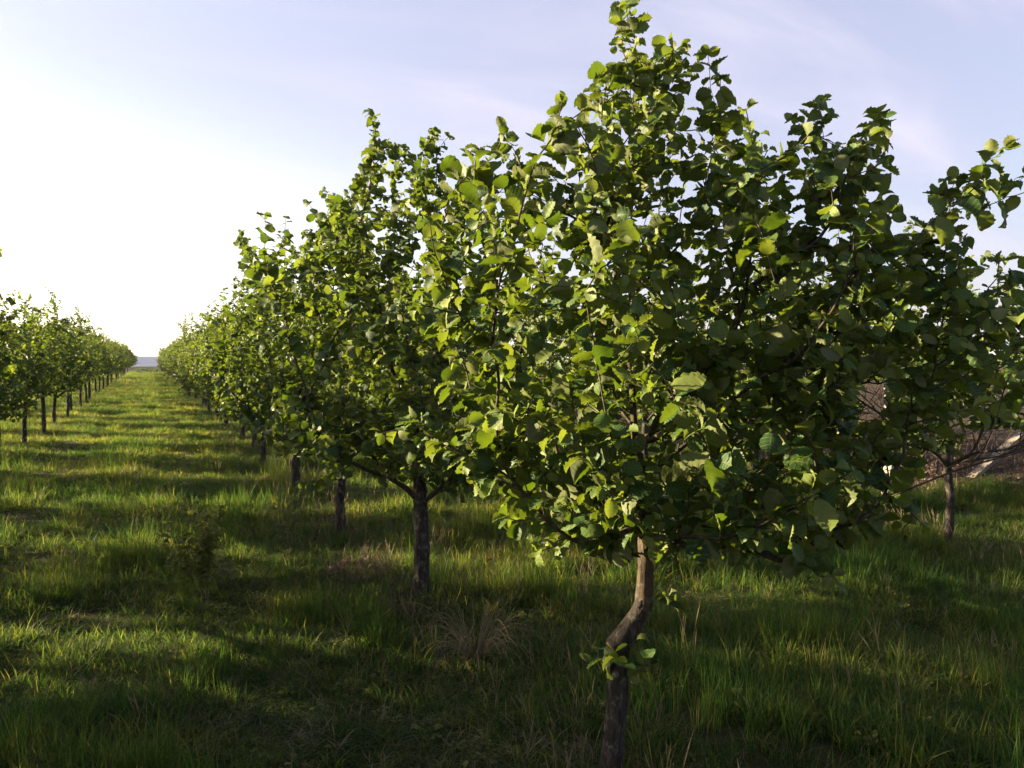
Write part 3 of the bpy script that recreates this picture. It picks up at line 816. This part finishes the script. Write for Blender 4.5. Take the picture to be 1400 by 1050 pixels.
# ------------------------------------------------------------------ grass
def blade(rng, h, w, bend, az, x, y, seg=3):
    d = np.array((math.cos(az), math.sin(az), 0)); s = np.array((-math.sin(az), math.cos(az), 0))
    tw = rng.uniform(-.8, .8); s = unit(s * math.cos(tw) + d * math.sin(tw))
    V = []
    for k in range(seg + 1):
        t = k / seg
        c = np.array((x, y, 0)) + d * bend * h * t * t + np.array((0, 0, h * (t - 0.32 * bend * t * t)))
        ww = w * (1 - t ** 1.6) if k < seg else w * 0.05
        V += [c - s * ww / 2, c + s * ww / 2]
    Fc = [(2 * k, 2 * k + 1, 2 * k + 3, 2 * k + 2) for k in range(seg)]
    return V, Fc
def tuft(name, seed, n, rad, h, w, bend, mat, seg=3, upright=0.5):
    rng = np.random.default_rng(seed); V, Fc, Rn = [], [], []
    for k in range(n):
        a = rng.uniform(0, 6.28); r = rad * math.sqrt(rng.random())
        az = a + rng.normal(0, 1.0)
        v, f = blade(rng, h * rng.uniform(.45, 1.1), w * rng.uniform(.7, 1.25), bend * rng.uniform(0.1, 1.25), az, r * math.cos(a), r * math.sin(a), seg)
        b = len(V); V += v; Fc += [tuple(i + b for i in q) for q in f]
        rv = rng.random() ** 1.5; Rn += [rv] * len(v)
    return make_mesh(name, np.array(V), np.array(Fc), mat, rnd=Rn)
def stalk_tuft(name, seed, n, rad, h, mat):
    """upright seeding stalks with small heads"""
    rng = np.random.default_rng(seed); ch = []
    for k in range(n):
        a = rng.uniform(0, 6.28); r = rad * math.sqrt(rng.random()); hh = h * rng.uniform(.6, 1.1); ln = rng.normal(0, .18, 2)
        s = np.linspace(0, 1, 7)[:, None]
        pts = np.concatenate([r * np.array((math.cos(a), math.sin(a)))[None] + ln[None] * hh * s ** 2, hh * s], 1)
        ch.append((pts, np.array([.0011, .001, .001, .0009, .0022, .0026, .0006])))
    return tubes(name, ch, mat, 4)
def broadleaf(name, seed, n, mat, size):
    rng = np.random.default_rng(seed)
    a = rng.uniform(0, 6.28, n); el = rng.uniform(0.1, 0.9, n)
    d = np.stack([np.cos(a) * np.cos(el), np.sin(a) * np.cos(el), np.sin(el)], -1)
    pos = d * rng.uniform(0.0, 0.06, (n, 1)); pos[:, 2] += 0.02
    return leaf_mesh(name, T_LOW, pos, leaf_frames(rng, None, d, d, n), size * rng.uniform(.6, 1.2, n), rng, mat)
src = [bpy.data.objects.new('grass_source', m) for m in (
    tuft('grass_fine', 1, 22, 0.055, 0.13, 0.0040, 0.75, GRASS),
    tuft('grass_tall', 2, 16, 0.045, 0.24, 0.0056, 0.85, GRASS, 4),
    tuft('grass_wide', 3, 12, 0.050, 0.16, 0.0065, 0.95, GRASS),
    tuft('grass_straw', 4, 12, 0.055, 0.17, 0.0026, 1.1, STRAW),
    stalk_tuft('grass_stalks', 5, 5, 0.05, 0.34, STRAW),
    broadleaf('clover', 6, 14, WEED, 0.035),
    tuft('grass_coarse', 7, 30, 0.11, 0.15, 0.0085, 0.8, GRASS, 2),
    tuft('grass_spiky', 8, 14, 0.03, 0.30, 0.0038, 0.45, GRASS, 4))]

gr = np.random.default_rng(31)
def vnoise(x, y, f, seed):
    g = np.random.default_rng(seed).random((64, 64)); u, v = x * f + 31.3, y * f + 17.7
    iu, iv = np.floor(u).astype(int), np.floor(v).astype(int); fu, fv = u - iu, v - iv
    fu = fu * fu * (3 - 2 * fu); fv = fv * fv * (3 - 2 * fv)
    G = lambda a, b: g[a % 64, b % 64]
    return (G(iu, iv) * (1 - fu) + G(iu + 1, iv) * fu) * (1 - fv) + (G(iu, iv + 1) * (1 - fu) + G(iu + 1, iv + 1) * fu) * fv
def scatter(x0, x1, y0, y1, per_m2, coarse, scl):
    n = int((x1 - x0) * (y1 - y0) * per_m2)
    x = gr.uniform(x0, x1, n); y = gr.uniform(y0, y1, n)
    px, py, z = project(np.stack([x, y, np.zeros(n)], -1))
    keep = (z > 0.4) & (px > -260) & (px < 1660)
    if coarse == 0: keep |= (np.hypot(x, y) < 3.0) & (gr.random(n) < 0.25)
    return x[keep], y[keep], np.full(keep.sum(), coarse), np.full(keep.sum(), scl)
parts = [scatter(-3.5, 9.2, 0.3, 7.0, 640, 0, 1.0), scatter(-5.5, 9.2, 7.0, 14.0, 260, 0, 1.1),
         scatter(-7, 9.2, 14.0, 26.0, 110, 1, 1.15), scatter(-8, 9.2, 26.0, 48.0, 60, 1, 1.5), scatter(-9, 9.2, 48.0, 92.0, 30, 1, 2.0)]
x, y, cz, sc = (np.concatenate(q) for q in zip(*parts))
n = len(x)
bare = (vnoise(x, y, 1.7, 8) > 0.72) & (gr.random(len(x)) < 0.75)
x, y, cz, sc = x[~bare], y[~bare], cz[~bare], sc[~bare]; n = len(x)
tall = vnoise(x, y, 1.1, 1); dry = vnoise(x, y, 0.8, 2); fine_ = vnoise(x, y, 3.2, 3)
row_d = np.minimum(np.abs(x - ROW0), np.minimum(np.abs(x - ROWL), np.abs(x - ROWR)))
near_row = np.clip(1 - row_d / 0.7, 0, 1)
rnd = gr.random(n)
idx = np.where(cz > 0, 6, np.choose((rnd * 4).astype(int).clip(0, 3), [0, 0, 2, 1]))
idx = np.where((cz > 0) & (rnd < 0.25), 1, idx)
r2 = gr.random(n)
idx = np.where(r2 < 0.055 + 0.15 * near_row + 0.16 * np.clip(dry - 0.5, 0, 1) * 2, 3, idx)
idx = np.where((r2 > 0.994 - 0.02 * near_row), 4, idx)
idx = np.where((r2 > 0.93) & (r2 < 0.965) & (cz == 0), 5, idx)
idx = np.where((fine_ > 0.70) & (gr.random(n) < 0.35) & (cz == 0), 7, idx)
hs = sc * (0.34 + 0.55 * np.clip(tall, 0, 1) ** 1.2 + 0.75 * np.clip(fine_ - 0.35, 0, 1) ** 1.2) * gr.uniform(.7, 1.2, n) * (1 + 0.12 * near_row)
track = np.exp(-((np.abs(x + 0.27) - 0.72) / 0.20) ** 2)
hs *= (1 - 0.45 * track) * (1 - 0.35 * np.clip(dry - 0.6, 0, 1) * 2.5)
me = bpy.data.meshes.new('grass')
me.vertices.add(n)
me.vertices.foreach_set('co', np.stack([x, y, ground_z(x, y) - 0.006], -1).astype(np.float32).ravel())
for nm, typ, val in (('idx', 'INT', idx.astype(np.int32)), ('rot', 'FLOAT_VECTOR', np.stack([gr.normal(0, .12, n), gr.normal(0, .12, n), gr.uniform(0, 6.28, n)], -1)),
                     ('scl', 'FLOAT_VECTOR', np.stack([sc * gr.uniform(.85, 1.2, n)] * 2 + [hs], -1))):
    a = me.attributes.new(nm, typ, 'POINT')
    a.data.foreach_set('value' if typ == 'INT' else 'vector', val.astype(np.float32).ravel() if typ != 'INT' else val)
me.update()
print('grass tufts', n)
grass = link('grass', me)
tag(grass, kind='stuff')
ng = bpy.data.node_groups.new('grass_scatter', 'GeometryNodeTree')
ng.interface.new_socket('Geometry', in_out='INPUT', socket_type='NodeSocketGeometry')
ng.interface.new_socket('Geometry', in_out='OUTPUT', socket_type='NodeSocketGeometry')
gi, go = ng.nodes.new('NodeGroupInput'), ng.nodes.new('NodeGroupOutput')
pick = [ng.nodes.new('GeometryNodeObjectInfo') for _ in src]
iop = ng.nodes.new('GeometryNodeInstanceOnPoints')
ng.links.new(gi.outputs[0], iop.inputs['Points'])
g2i = ng.nodes.new('GeometryNodeGeometryToInstance')
for nd, s in zip(reversed(pick), reversed(src)):
    nd.inputs['Object'].default_value = s; nd.inputs['As Instance'].default_value = False
    ng.links.new(nd.outputs['Geometry'], g2i.inputs[0])
ng.links.new(g2i.outputs[0], iop.inputs['Instance'])
iop.inputs['Pick Instance'].default_value = True
def named(nm, typ):
    a = ng.nodes.new('GeometryNodeInputNamedAttribute'); a.data_type = typ; a.inputs['Name'].default_value = nm; return a.outputs[0]
ng.links.new(named('idx', 'INT'), iop.inputs['Instance Index'])
e2r = ng.nodes.new('FunctionNodeEulerToRotation'); ng.links.new(named('rot', 'FLOAT_VECTOR'), e2r.inputs[0])
ng.links.new(e2r.outputs[0], iop.inputs['Rotation'])
ng.links.new(named('scl', 'FLOAT_VECTOR'), iop.inputs['Scale'])
ng.links.new(iop.outputs[0], go.inputs[0])
grass.modifiers.new('scatter', 'NODES').node_group = ng

# ------------------------------------------------------------------ single plants in the grass
def clump(name, meshes, xy, label, cat, group=None, rz=0.0, s=1.0):
    root = empty(name, (xy[0], xy[1], float(ground_z(xy[0], xy[1]))), rz); root.scale = (s, s, s)
    for part, m in meshes: link(part, m, root)['kind'] = 'stuff'
    return tag(root, label, cat, group)
def at_ground(px, py):
    Z = F * CAM_H / max(1.0, (py - 490)); q = P(px, py, Z); return q[0], q[1]
# tall leafy weed in the path
rng = np.random.default_rng(41)
ch, lp, ld = [], [], []
for k in range(15):
    hh = 0.58 * rng.uniform(.6, 1.0) if k else 0.62; ln = rng.normal(0, .17, 2) if k else np.zeros(2)
    s = np.linspace(0, 1, 9)[:, None]; b = rng.normal(0, .05, 2)
    b = b * 1.3; pts = np.concatenate([b[None] + ln[None] * hh * s, hh * s], 1)
    ch.append((pts, np.linspace(.003, .001, 9)))
    for q in range(36):
        t = rng.uniform(.12, 1.0); a = rng.uniform(0, 6.28)
        lp.append((b[0] + ln[0] * hh * t, b[1] + ln[1] * hh * t, hh * t)); ld.append((math.cos(a), math.sin(a), .5))
lp, ld = np.array(lp), unit(np.array(ld))
wl_ = leaf_mesh('leaves', T_LOW, lp, leaf_frames(rng, None, ld, ld, len(lp)), rng.uniform(.03, .058, len(lp)), rng, WEED)
clump('leafy_weed', [('stems', tubes('stems', ch, WEED, 5)), ('leaves', wl_)], at_ground(270, 800), 'tall leafy weed standing upright in the grass of the path at left', 'weed')
# dry tussock with bent straw
rng = np.random.default_rng(42); ch = []
for k in range(120):
    a = rng.uniform(0, 6.28); ln = rng.uniform(.15, .55); s = np.linspace(0, 1, 10)[:, None]
    d = np.array((math.cos(a), math.sin(a)))[None]; hh = ln * rng.uniform(.35, .9)
    r_ = ln * rng.uniform(.5, 1.0)
    pts = np.concatenate([d * (0.03 + r_ * s), np.maximum(0.02, hh * (1.9 * s - 1.5 * s ** 2.2)) + .02], 1)
    ch.append((pts, np.linspace(.0019, .0006, 10)))
tus = tubes('dry_blades', ch, STRAW, 4)
clump('dry_tussock', [('dry_blades', tus)], at_ground(650, 905), 'dry bent straw tussock in the grass between the two nearest trunks', 'grass tussock')
st1 = stalk_tuft('dry_stalks', 51, 60, 0.42, 0.62, STRAW)
for xy, rz, lab in ((at_ground(445, 745), 0, 'clump of tall dry grass stalks beside the third trunk'), (at_ground(325, 622), 2.0, 'pale dry stalks under the farther trees right of the path')):
    clump('dry_stalk_clump', [('stalks', st1)], xy, lab, 'dry stalks', 'clumps of dry stalks', rz)
# heaps of withered leaves and stems
def heap(seed, rx, ry, h, n):
    return [('withered_leaves', bush_mesh('withered_leaves', rx, ry, h * .7, n // 3, 0.034, DRYLEAF, seed)),
            ('withered_stems', tuft('withered_stems', seed + 1, n // 2, rx, h * 1.5, 0.0028, 1.1, DRYLEAF, 3))]
clump('withered_heap', heap(61, .23, .20, .20, 480), at_ground(492, 795), 'low heap of withered pinkish brown leaves left of the second trunk', 'leaf heap', 'withered heaps')
clump('withered_heap', heap(62, .45, .35, .07, 300), at_ground(385, 672), 'patch of withered brown leaves at the foot of the fourth trunk', 'leaf heap', 'withered heaps')
clump('withered_heap', heap(63, .17, .14, .08, 200), at_ground(556, 838), 'small ring of dead leaves at the foot of the second trunk', 'leaf heap', 'withered heaps')
# pale stick by the fourth trunk
a_ = np.array((*at_ground(362, 662), 0.07)); b_ = np.array((*at_ground(392, 664), 0.12))
s = np.linspace(0, 1, 6)[:, None]
tag(link('dead_stick', tubes('dead_stick', [(a_ + (b_ - a_) * s + np.array((0, 0, .04)) * np.sin(s * 3.1), np.linspace(.012, .007, 6))], STRAW, 6)), 'pale dead stick lying at the foot of the fourth trunk', 'stick')
# dry weeds before the fence at right
wst = stalk_tuft('weed_stalks', 71, 90, 0.55, 0.7, DRYLEAF)
for n_, (x, y) in enumerate(((8.2, 6.6), (8.3, 4.6), (8.5, 3.4), (8.1, 8.2), (8.9, 5.4), (9.1, 6.8))):
    lab = 'brown dry weed clump by the fence near the slanting board'
    clump('dry_weed', [('stalks', wst), ('dead_leaves', bush_mesh('dead_leaves', .45, .4, .42, 420, 0.036, DRYLEAF, 80 + n_))], (x, y), lab, 'dry weed', 'brown dry weeds along the fence', n_ * 1.3, 0.85 + 0.1 * (n_ % 3))

# ------------------------------------------------------------------ evening haze over the plain
hz_m = bpy.data.materials.new('evening_haze'); hz_m.use_nodes = True
hn, hl = hz_m.node_tree.nodes, hz_m.node_tree.links
hn.remove(hn['Principled BSDF'])
pv = hn.new('ShaderNodeVolumePrincipled')
pv.inputs['Color'].default_value = (0.93, 0.94, 1.0, 1); pv.inputs['Density'].default_value = 0.00022
pv.inputs['Anisotropy'].default_value = 0.3
hl.new(pv.outputs[0], hn['Material Output'].inputs['Volume'])
V = np.array([(x, y, z) for x in (-9000, 9000) for y in (-2000, 9000) for z in (-8.0, 45.0)], dtype=float)
Fc = np.array([(0, 1, 3, 2), (4, 6, 7, 5), (0, 4, 5, 1), (2, 3, 7, 6), (0, 2, 6, 4), (1, 5, 7, 3)])
tag(link('haze', make_mesh('haze', V, Fc, hz_m, smooth=False)), kind='stuff')
